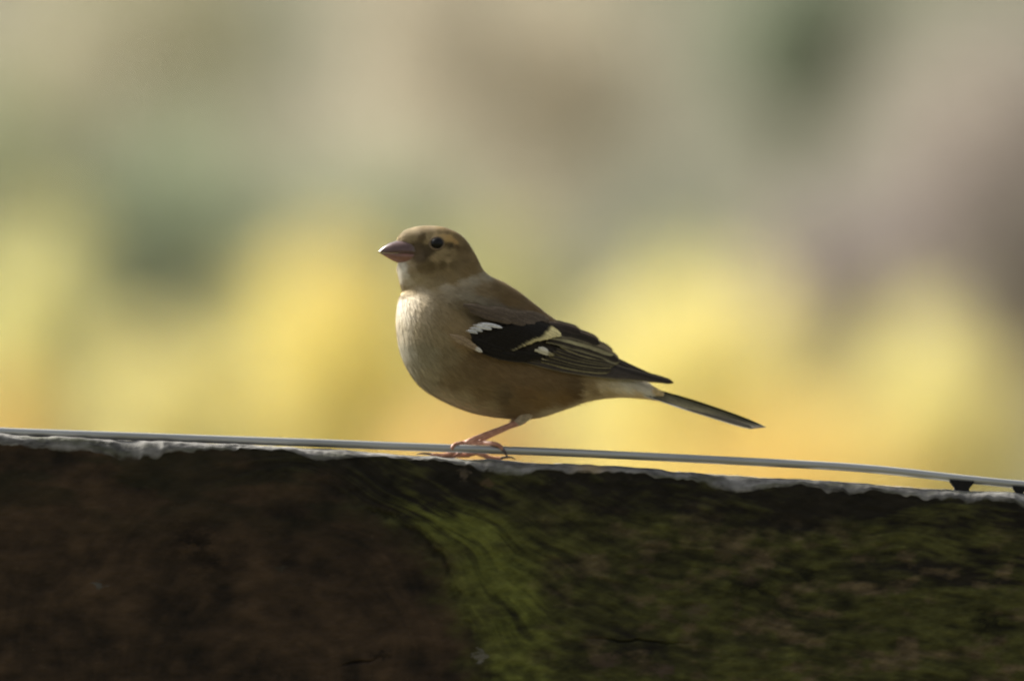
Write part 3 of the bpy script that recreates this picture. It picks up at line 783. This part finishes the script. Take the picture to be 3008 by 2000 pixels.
def feather(name, parent, base, tip, w, bend=0.0, layer=0.0, side=-1, dz=0.0, core=(.03, .025, .02), up=None, lo=None, tipc=None, tipt=0.85, edge=0.62,
            basec=None, baset=0.2, blunt=0.78, root=0.45):
    n, m = 22, 11
    b = np.array(base, float); e = np.array(tip, float)
    ax = e - b; L = np.hypot(*ax); ax /= L; nrm = np.array([ax[1], -ax[0]])    # nrm points up the picture
    t = np.linspace(0, 1, n)[:, None]; c = np.linspace(-1, 1, m)[None, :]
    wid = (root + (1 - root) * sstep(0, 0.45, t))
    wid = wid * np.sqrt(np.clip(1 - np.clip((t - blunt) / (1 - blunt), 0, 1) ** 2.2, 0.0, 1))
    off = bend * 4 * t * (1 - t)
    jag = (vnoise(t * 23 + base[0], c * 0 + base[1]) - 0.5) * 0.10
    lat = off + c * w * wid * (1 + jag * np.abs(c))
    X = b[0] + ax[0] * t * L + nrm[0] * lat; Z = b[1] + ax[1] * t * L + nrm[1] * lat
    d = wing_d(X, Z) - layer * 0.6 - 5 * (1 - c ** 2) + 7 * (1 - sstep(0, 0.3, t))
    X = X + 0 * c; Z = Z + 0 * c
    top = to_w(X, Z + dz, d * -side)
    bot = to_w(X, Z + dz, (d + 2.2) * -side)
    col = np.zeros((n, m, 3)); col[:] = core
    bar = (vnoise(t * 60 + base[0], c * 5 + base[1] * 0.1) - 0.5)
    wob = 0.10 * (vnoise(t * 9 + base[0], t * 0 + 2) - 0.5)
    if up is not None:
        k = sstep(edge - 0.14, edge + 0.14, c + wob)[..., None]; col = col * (1 - k) + np.array(up) * k
    if lo is not None:
        k = sstep(edge - 0.2, edge + 0.2, -c + 2 * wob)[..., None] * (0.75 + 0.5 * (vnoise(t * 6 + base[0], c * 0 + base[1]) - 0.5))[..., None]; col = col * (1 - k) + np.array(lo) * k
    if tipc is not None:
        k = sstep(tipt - 0.06, tipt + 0.06, t - 0.05 * c ** 2 + wob)[..., None] * np.ones((n, m, 1)); col = col * (1 - k) + np.array(tipc) * k
    if basec is not None:
        k = sstep(baset + 0.05, baset - 0.05, t + wob)[..., None] * np.ones((n, m, 1)); col = col * (1 - k) + np.array(basec) * k
    sh = np.exp(-(c / 0.10) ** 2)[..., None]
    col = col * (1 - 0.35 * sh) * (1 + 0.35 * bar[..., None])
    V = np.concatenate([top.reshape(-1, 3), bot.reshape(-1, 3)])
    f = grid_faces(n, m); kk = n * m
    F = f + [tuple(kk + a for a in reversed(q)) for q in f]
    for i in range(n - 1):
        F.append((i * m, i * m + kk, (i + 1) * m + kk, (i + 1) * m)); F.append((i * m + m - 1, (i + 1) * m + m - 1, (i + 1) * m + m - 1 + kk, i * m + m - 1 + kk))
    C = np.concatenate([col.reshape(-1, 3)] * 2)
    return mesh_obj(name, V, F, M_FEATH, parent, np.clip(C, 0.004, 0.9))


BLK = (.020, .017, .013)
DBR = (.050, .041, .030)
OLV = (.36, .31, .15)
CRM = (.74, .64, .36)
for side, dz in ((-1, 0), (1, -5)):
    wg = wing(side, dz)
    K = dict(side=side, dz=dz)
    # primaries: long, outermost, under everything
    for i in range(7):
        t = i / 6
        feather('primary_feather', wg, (880 + 60 * i, 862 - 4 * i), (1560 + 34 * i, 962 + 4.5 * i), 17 + 2 * t, bend=-14 + 6 * t, layer=1 + 2.2 * i, core=(.075, .062, .050) if i < 6 else (.05, .042, .035),
                up=(.17, .145, .105), lo=(.30, .25, .13) if i < 5 else (.2, .17, .12), edge=0.74, basec=CRM if 1 < i < 4 else None, baset=0.16, **K)
    # secondaries
    for i in range(6):
        jit = np.random.default_rng(70 + i).uniform(-1, 1, 5)
        feather('secondary_feather', wg, (1000 + 22 * i, 862 - 17 * i + 3 * jit[0]), (1392 + 14 * i + 12 * jit[1], 925 - 13 * i + 4 * jit[2]), 20, bend=-10 - 1.5 * i + 2 * jit[3], layer=17 + 3.2 * i, core=DBR,
                lo=tuple(np.array(OLV) * (0.8 + 0.35 * jit[4])), up=(.10, .085, .055), edge=0.55 + 0.12 * jit[1], **K)
    # tertials
    feather('tertial_feather', wg, (1030, 745), (1455, 868), 34, bend=22, layer=38, core=(.05, .040, .028), up=(.38, .32, .19), lo=(.34, .30, .16), edge=0.66, **K)
    feather('tertial_feather', wg, (1040, 722), (1420, 826), 34, bend=20, layer=43, core=(.055, .044, .03), up=(.24, .19, .12), lo=(.46, .41, .22), edge=0.12, **K)
    feather('tertial_feather', wg, (1030, 690), (1340, 766), 34, bend=16, layer=48, core=(.04, .032, .022), up=(.22, .165, .12), lo=(.40, .34, .2), edge=0.70, **K)
    feather('tertial_feather', wg, (980, 650), (1230, 705), 30, bend=10, layer=52, core=(.045, .034, .025), up=(.2, .15, .11), lo=(.10, .08, .055), edge=0.75, **K)
    # primary coverts and white patch on the primary bases
    for i in range(4):
        feather('primary_covert', wg, (660 + 30 * i, 812 - 8 * i), (930 + 26 * i, 855 - 7 * i), 20, bend=-8, layer=40 + 2 * i, core=BLK, lo=(.06, .05, .035), edge=0.8, **K)
    feather('primary_patch', wg, (962, 800), (1075, 832), 14, bend=3, layer=48, core=(.72, .66, .46), tipc=(.34, .29, .15), tipt=0.7, blunt=0.3, root=0.5, **K)
    feather('primary_patch', wg, (982, 786), (1040, 806), 12, bend=2, layer=50, core=(.82, .78, .64), blunt=0.3, root=0.35, **K)
    # greater coverts with cream tips: the wing bar
    path = catmull(np.array([(836, 803), (880, 790), (930, 768), (985, 746), (1045, 734), (1112, 716)], float), 3)
    for i, (tx, ty) in enumerate(path):
        a = i / (len(path) - 1)
        jit = np.random.default_rng(40 + i).uniform(-1, 1, 3)
        feather('greater_covert', wg, (tx - 236 + 40 * a, ty - 56 - 30 * a), (tx + 5 * jit[0], ty + 3 * jit[1]), 21 + 9 * a, bend=4, layer=52 + 1.5 * i, core=BLK, lo=(.045, .038, .026) if a < .7 else (.07, .055, .035),
                tipc=tuple(np.array((.34, .30, .19)) * (1 - a) ** 1.5 + np.array((.84, .72, .34)) * (1 - (1 - a) ** 1.5)), tipt=0.965 - 0.29 * a ** 2.4 + 0.012 * jit[2], edge=0.75, blunt=0.40, **K)
    # alula: black leading edge of the folded wing
    feather('alula_feather', wg, (600, 730), (790, 800), 26, bend=-6, layer=56, core=BLK, **K)
    feather('alula_feather', wg, (610, 765), (860, 838), 22, bend=-6, layer=52, core=BLK, **K)
    # median coverts: white shoulder flash
    for i, (x0, y0, x1, y1, w) in enumerate(((566, 690, 636, 704, 10), (584, 674, 664, 694, 12), (606, 658, 716, 682, 14), (634, 648, 778, 673, 12))):
        feather('median_covert', wg, (x0, y0), (x1, y1), w, bend=4, layer=74 + 2 * i, core=(.62, .62, .62) if i < 2 else (.80, .80, .80), basec=(.4, .36, .30), baset=0.18, blunt=0.35, root=0.4, **K)
    # buff flank feathers lapping over the wing's leading edge
    for i, (x0, y0, x1, y1, w, tc_) in enumerate(((470, 712, 620, 782, 26, (.40, .30, .18)), (505, 728, 640, 798, 22, (.46, .36, .22)), (540, 752, 662, 812, 17, (.72, .68, .58)))):
        feather('flank_feather', wg, (x0, y0), (x1, y1), w, bend=4, layer=76 + 2 * i, core=(.33, .24, .14), basec=(.34, .25, .15), baset=0.4, tipc=tc_, tipt=0.70, blunt=0.25, root=0.25, **K)
    # scapulars lying over the top of the wing
    for i in range(16):
        r = np.random.default_rng(i + 3)
        a = i / 15
        x0 = 560 + 330 * a + r.uniform(-10, 10); y0 = 545 + 45 * a + r.uniform(-8, 8) + (28 if i % 2 else 0)
        L = r.uniform(150, 190)
        sh_ = r.uniform(0.85, 1.15)
        feather('scapular_feather', wg, (x0, y0), (x0 + L, y0 + L * 0.30), 24, bend=6, layer=70 + 1.0 * (16 - i) * 0.6, core=tuple(np.array((.135, .102, .070)) * sh_), up=(.18, .14, .10), lo=(.105, .078, .052), edge=0.6, blunt=0.5, root=0.5, **K)

# --- tail: twelve feathers, folded like a low roof
tail_root = mesh_obj('tail', *tube([bp(1560, 1015), bp(1640, 1042), bp(1700, 1060)], [40 * CS, 30 * CS, 14 * CS], 12, 4), M_BODY, bird, np.tile(np.array([0.3, 0.25, 0.16]), (108, 1)))
for side in (-1, 1):
    for i in range(6):
        n, m = 26, 9
        t = np.linspace(0, 1, n)[:, None]; c = np.linspace(-1, 1, m)[None, :]
        b0 = bp(1600 - 6 * i, 1014 + 6.5 * i, side * (2 + 10 * i) * CS); e0 = bp(2294 - 13 * i, 1246 + 1.0 * i, side * (10 + 15 * i) * CS)
        P = np.array(b0)[None, None] * (1 - t[..., None]) + np.array(e0)[None, None] * t[..., None]
        P = P + np.array([0, 0, 1.0])[None, None] * (4 * t * (1 - t) * (9 - 1.5 * i) * CS)[..., None]
        wid = (0.5 + 0.5 * sstep(0, 0.4, t)) * np.sqrt(np.clip(1 - np.clip((t - 0.72) / 0.28, 0, 1) ** 2.0, 0, 1)) * (36 + 2.5 * i) * CS
        wid = wid * (0.86 + 0.12 * t)
        vd = Vector((0.12, side * 0.90, -0.40 - 0.02 * i)).normalized()
        P = P + np.array(vd)[None, None] * (c * wid)[..., None] + np.array([0, 0, 1.0])[None, None] * ((1 - c ** 2) * 5 * CS)[..., None]
        core = np.array((.045, .040, .028)) if i % 2 else np.array((.12, .11, .065))
        col = np.zeros((n, m, 3)); col[:] = core
        k = (sstep(0.40, 0.75, c) if i < 5 else sstep(0.7, 0.95, c))[..., None] * np.ones((n, m, 1))
        ec = np.array((.20, .18, .10)) if i < 5 else np.array((.34, .31, .2)) * np.ones((n, m, 1)) * sstep(0.3, 0.5, t)[..., None] + np.array((.8, .78, .7)) * sstep(0.5, 0.3, t)[..., None]
        col = col * (1 - k) + ec * k
        k = sstep(0.965, 0.985, t)[..., None] * np.ones((n, m, 1)); col = col * (1 - k) + np.array((.5, .46, .38)) * k
        col *= (1 + 0.3 * (vnoise(t * 50 + i * 7, c * 4 + 1) - 0.5))[..., None]
        dn = np.array([0, 0, -1.3 * CS])
        V = np.concatenate([P.reshape(-1, 3), (P + dn).reshape(-1, 3)])
        f = grid_faces(n, m); kk = n * m
        F = f + [tuple(kk + a for a in reversed(q)) for q in f]
        for a in range(n - 1):
            F.append((a * m, a * m + kk, (a + 1) * m + kk, (a + 1) * m)); F.append((a * m + m - 1, (a + 1) * m + m - 1, (a + 1) * m + m - 1 + kk, a * m + m - 1 + kk))
        mesh_obj('tail_feather', V, F, M_FEATH, tail_root, np.concatenate([col.reshape(-1, 3)] * 2))

# --- beak
def beak_half(name, top, bot, hw, sh, cols, upper):
    n = 24; m = 19
    T = catmull(np.array(top, float), 6); B = catmull(np.array(bot, float), 6)
    k = len(T); H = np.interp(np.linspace(0, 1, k), np.linspace(0, 1, len(hw)), hw); SH = np.interp(np.linspace(0, 1, k), np.linspace(0, 1, len(sh)), sh)
    V, C = [], []
    for i in range(k):
        for j in range(m):
            a = -math.pi / 2 + math.pi * j / (m - 1)      # from far side over the ridge to the near side
            if upper:
                p = B[i] + (T[i] - B[i]) * math.cos(a) ** 0.85 if math.cos(a) > 1e-6 else B[i]
            else:
                p = T[i] + (B[i] - T[i]) * max(math.cos(a), 0) ** 0.7
            d = SH[i] + H[i] * math.sin(a)
            V.append(to_w(np.array(p[0]), np.array(p[1]), d))
            f = max(math.cos(a), 0) ** 2.5
            u = i / (k - 1)
            c = np.array(cols[0]) * (1 - f) + np.array(cols[1]) * f
            c = c * (1 - sstep(0.22, 0.0, u)) + np.array(cols[2]) * sstep(0.22, 0.0, u)
            k2 = sstep(0.72, 0.92, u)
            C.append(c * (1 - k2) + np.array((.19, .145, .095)) * k2)
    V = np.array(V).reshape(-1, 3)
    F = grid_faces(k, m)
    for i in range(k - 1):
        F.append((i * m, (i + 1) * m, (i + 1) * m + m - 1, i * m + m - 1))
    F.append(tuple(range(m))); F.append(tuple(range((k - 1) * m + m - 1, (k - 1) * m - 1, -1)))
    return mesh_obj(name, V, F, M_BEAK, bird, np.array(C))


M_BEAK = attr_mat('horn', 0.24, 0.7, 700, 0.85, 1.12)
gape = [(62, 238), (100, 241), (150, 243), (210, 243), (270, 246), (318, 256)]
beak_half('upper_beak', [(60, 235), (92, 205), (138, 180), (190, 168), (245, 166), (300, 180)], gape, [3, 26, 50, 68, 78, 74], [-66, -60, -54, -48, -42, -38],
          [(.115, .06, .052), (.135, .10, .10), (.05, .038, .034)], True)
beak_half('lower_beak', [(x, y + 1.5) for x, y in gape], [(66, 241), (112, 270), (158, 294), (205, 309), (255, 312), (300, 302)], [3, 24, 48, 66, 76, 72], [-66, -60, -54, -48, -42, -38],
          [(.26, .125, .09), (.27, .10, .045), (.08, .045, .035)], False)

# --- eyes with ring of bare skin and pale lids
M_EYE, n_, l_, b_ = new_mat('eye_black')
b_.inputs['Base Color'].default_value = (0.006, 0.005, 0.004, 1); b_.inputs['Roughness'].default_value = 0.3; b_.inputs['Specular IOR Level'].default_value = 0.3
M_LID = noise_mat('eyelid', (0.15, 0.108, 0.062), (0.24, 0.17, 0.095), 2000, 0.7)
for side in (-1, 1):
    ex, ey = 398, 188
    d = near_d(ex, ey, side)
    R = 42
    c0 = to_w(np.array(ex), np.array(ey), d - side * R * 0.32)
    V, F = [], []
    nu_, nv_ = 20, 28
    for i in range(nu_ + 1):
        a = math.pi * i / nu_
        for j in range(nv_):
            b = 2 * math.pi * j / nv_
            V.append(c0 + np.array([math.sin(a) * math.cos(b) * R * 1.02, side * math.cos(a) * R * 0.9, math.sin(a) * math.sin(b) * R * 0.90]) * CS)
    F = grid_faces(nu_ + 1, nv_, True)
    eye = mesh_obj('eye', V, F, M_EYE, bird)
    V = []
    for i in range(36):
        a = 2 * math.pi * i / 36
        cx_ = ex + math.cos(a) * 40; cy_ = ey - math.sin(a) * 36
        dd = near_d(cx_, cy_, side)
        cpt = to_w(np.array(cx_), np.array(cy_), dd + side * 3)
        rad = np.array([math.cos(a), 0, math.sin(a)])
        for j in range(8):
            b = 2 * math.pi * j / 8
            V.append(cpt + (rad * math.cos(b) * 6.5 + np.array([0, 1, 0]) * math.sin(b) * 6.5) * CS)
    F = []
    for i in range(36):
        for j in range(8):
            F.append((i * 8 + j, i * 8 + (j + 1) % 8, ((i + 1) % 36) * 8 + (j + 1) % 8, ((i + 1) % 36) * 8 + j))
    mesh_obj('eyelid', V, F, M_LID, eye)

# --- legs
M_LEG = noise_mat('leg_skin', (0.40, 0.185, 0.12), (0.58, 0.31, 0.21), 900, 0.45, 0.4, bump=0.4, bump_d=0.0003)
M_CLAW = noise_mat('claw_horn', (0.07, 0.05, 0.04), (0.16, 0.12, 0.10), 900, 0.35, 0.5)
dW = (YW - Y0) / CS      # the wire's depth in tracing units


def chain(name, pts, rads, mat, parent, cols=None):
    v, f = tube([bp(x, y, d * CS) for x, y, d in pts], [r * CS for r in rads], 12, 5)
    return mesh_obj(name, v, f, mat, parent)


def thigh(name, pts, rads):
    v, f = tube([bp(x, y, d * CS) for x, y, d in pts], [r * CS for r in rads], 16, 6)
    c = np.array([[0.40, 0.33, 0.23]] * len(v)) * rng.uniform(0.8, 1.15, (len(v), 1))
    return mesh_obj(name, v, f, M_BODY, bird, c)


# near leg: its foot takes the wire
thigh('thigh', [(930, 1090, -85), (915, 1150, -85), (880, 1205, -84), (850, 1222, -84)], [70, 52, 27, 17])
lg = chain('leg', [(905, 1205, -84), (858, 1222, -85), (760, 1256, -92), (660, 1292, -104), (585, 1325, -112), (560, 1345, -112)], [17, 19, 15, 14.5, 17, 15], M_LEG, bird)
chain('toe', [(575, 1330, -110), (655, 1333, -118), (725, 1338, dW - 14), (762, 1352, dW - 24), (778, 1374, dW - 29)], [16, 14, 14, 13, 9], M_LEG, lg)
chain('claw', [(772, 1362, dW - 26), (788, 1384, dW - 32), (800, 1404, dW - 27), (806, 1418, dW - 14)], [10, 8.5, 5.5, 1.5], M_CLAW, lg)
chain('toe', [(570, 1332, -108), (530, 1352, -92), (500, 1384, -84), (440, 1404, -86), (360, 1400, -92)], [15, 13, 13, 12, 9], M_LEG, lg)
chain('claw', [(370, 1400, -92), (330, 1395, -94), (300, 1396, -95), (280, 1402, -95)], [8.5, 7, 4.5, 1.5], M_CLAW, lg)
chain('toe', [(570, 1332, -110), (545, 1352, -84), (535, 1386, -70), (500, 1408, -66), (440, 1412, -62)], [15, 13, 13, 12, 9], M_LEG, lg)
chain('claw', [(448, 1412, -62), (418, 1408, -61), (395, 1412, -60), (380, 1420, -60)], [8.5, 7, 4.5, 1.5], M_CLAW, lg)
chain('toe', [(565, 1332, -110), (535, 1336, -116), (505, 1342, dW - 6), (490, 1356, dW - 24), (488, 1374, dW - 27)], [15, 13, 12, 10, 7], M_LEG, lg)
# far leg: stands on the plank behind the wire
thigh('thigh', [(900, 1090, 85), (880, 1150, 80), (850, 1200, 76), (830, 1225, 72)], [60, 44, 25, 17])
lg = chain('leg', [(850, 1205, 76), (815, 1238, 72), (740, 1275, 64), (665, 1312, 50), (630, 1350, 40), (625, 1392, 36)], [15, 17, 14, 14, 15, 15], M_LEG, bird)
chain('toe', [(625, 1388, 36), (665, 1405, 30), (715, 1424, 26), (768, 1424, 22)], [15, 14, 14, 9], M_LEG, lg)
chain('claw', [(760, 1424, 22), (800, 1416, 20), (830, 1418, 18), (852, 1432, 17)], [8.5, 7, 4.5, 1.5], M_CLAW, lg)
for dx, dd in ((-8, -26), (10, 10), (30, 44)):
    chain('toe', [(628, 1388, 36), (585, 1400, 36 + dd * .4), (545 + dx, 1406, 36 + dd * .8), (470 + dx, 1408, 36 + dd * 1.2), (430 + dx, 1410, 36 + dd * 1.4)], [15, 13, 13, 12, 9], M_LEG, lg)
    chain('claw', [(438 + dx, 1409, 36 + dd * 1.4), (405 + dx, 1404, 36 + dd * 1.5), (380 + dx, 1408, 36 + dd * 1.6), (365 + dx, 1416, 36 + dd * 1.6)], [8.5, 7, 4.5, 1.5], M_CLAW, lg)

# --- plumage: fine barbs lying back over the body
def inside_poly(x, y, poly):
    ins = np.zeros(x.shape, bool)
    j = len(poly) - 1
    for i in range(len(poly)):
        xi, yi = poly[i]; xj, yj = poly[j]
        c = ((yi > y) != (yj > y)) & (x < (xj - xi) * (y - yi) / (yj - yi + 1e-9) + xi)
        ins ^= c; j = i
    return ins


WPOLY = [(600, 690), (660, 655), (800, 675), (900, 680), (1000, 650), (1100, 680), (1300, 760), (1440, 860), (1500, 945), (1300, 925), (1000, 880), (800, 838), (670, 800), (615, 750)]
N = 150000
q00 = BODYV[:-1]; q10 = BODYV[1:]
A = np.linalg.norm(np.cross(q10 - q00, np.roll(q00, -1, 1) - q00), axis=2)
headw = np.where(np.arange(NR - 1) < 42, 2.4, 1.0)[:, None]
pr = (A * headw).ravel(); pr /= pr.sum()
idx = rng.choice(len(pr), N, p=pr)
ri, sj = idx // NS, idx % NS
fu, fv = rng.random(N), rng.random(N)


def bil(Arr):
    a = Arr[ri, sj]; b = Arr[ri + 1, sj]; c = Arr[ri, (sj + 1) % NS]; d = Arr[ri + 1, (sj + 1) % NS]
    if Arr.ndim == 3:
        u, v_ = fu[:, None], fv[:, None]
    else:
        u, v_ = fu, fv
    return (a * (1 - u) + b * u) * (1 - v_) + (c * (1 - u) + d * u) * v_


p = bil(BODYV); cx = bil(BX); cy = bil(BZ)
tu = BODYV[np.minimum(ri + 2, NR - 1), sj] - BODYV[np.maximum(ri - 1, 0), sj]
tv = BODYV[ri, (sj + 1) % NS] - BODYV[ri, sj - 1]
nm = np.cross(tv, tu); nm /= np.linalg.norm(nm, axis=1)[:, None] + 1e-12
ctr = BODYV.mean(1)[ri]
flip = np.sign(((p - ctr) * nm).sum(1)); nm *= flip[:, None]
# flow of the feathers: backwards and down, following the body
u_ = ri + fu
wbody = sstep(30, 52, u_)[:, None]
flow_head = np.stack([np.ones(N), np.zeros(N), -0.35 - 0.5 * sstep(150, 420, cy)], 1)
flow_body = np.stack([np.ones(N), np.zeros(N), -0.50 - 0.5 * sstep(700, 300, cx)], 1)
t = flow_head * (1 - wbody) + flow_body * wbody
t = t - (t * nm).sum(1)[:, None] * nm
t /= np.linalg.norm(t, axis=1)[:, None] + 1e-9
b = np.cross(nm, t)
t = t + b * rng.normal(0, 0.10, N)[:, None]; t /= np.linalg.norm(t, axis=1)[:, None]
b = np.cross(nm, t)
L = (1.2 + 2.4 * wbody[:, 0]) * 0.001 * rng.uniform(0.7, 1.35, N)
L *= 1 + 0.5 * sstep(900, 1150, cx) * sstep(1000, 1080, cy)
W = rng.uniform(0.00008, 0.00018, N)
lift = rng.uniform(0.008, 0.07, N)
keep = ~inside_poly(cx, cy, WPOLY)
keep &= (((cx - 398) / 44) ** 2 + ((cy - 188) / 39) ** 2) > 1
keep &= ~((cx < 262) & (cy > 178) & (cy < 304))
keep &= ~inside_poly(cx + L / CS * 0.6, cy + L / CS * 0.2, [(330, 180), (430, 155), (440, 190), (420, 215), (380, 220)]) | (((cx - 398) / 62) ** 2 + ((cy - 188) / 56) ** 2 > 1)
keep &= ~((cx > 1585))
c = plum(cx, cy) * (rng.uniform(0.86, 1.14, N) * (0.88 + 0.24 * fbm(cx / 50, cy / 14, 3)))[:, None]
p, t, b, nm, L, W, lift, c = [a[keep] for a in (p, t, b, nm, L, W, lift, c)]
n = len(p)
L_, W_ = L[:, None], W[:, None]
p0 = p - nm * 0.0001
p1 = p + t * L_ * 0.5 + nm * (L * lift * 0.75)[:, None]
p2 = p + t * L_ + nm * (L * lift * 1.0)[:, None]
V = np.stack([p0 - b * W_, p0 + b * W_, p1 + b * W_ * 0.9, p1 - b * W_ * 0.9, p2 + b * W_ * 0.15, p2 - b * W_ * 0.15], 1).reshape(-1, 3)
base = np.arange(n)[:, None] * 6
F = np.concatenate([base + np.array([[3, 2, 1, 0]]), base + np.array([[5, 4, 2, 3]])])
pl = mesh_obj('plumage', V, F, M_DOWN, body, np.repeat(np.clip(c, 0.01, 0.9), 6, 0))
tag(pl, kind='stuff')
pl.data.normals_split_custom_set_from_vertices([tuple(v_) for v_ in np.repeat(nm, 6, 0).tolist()])
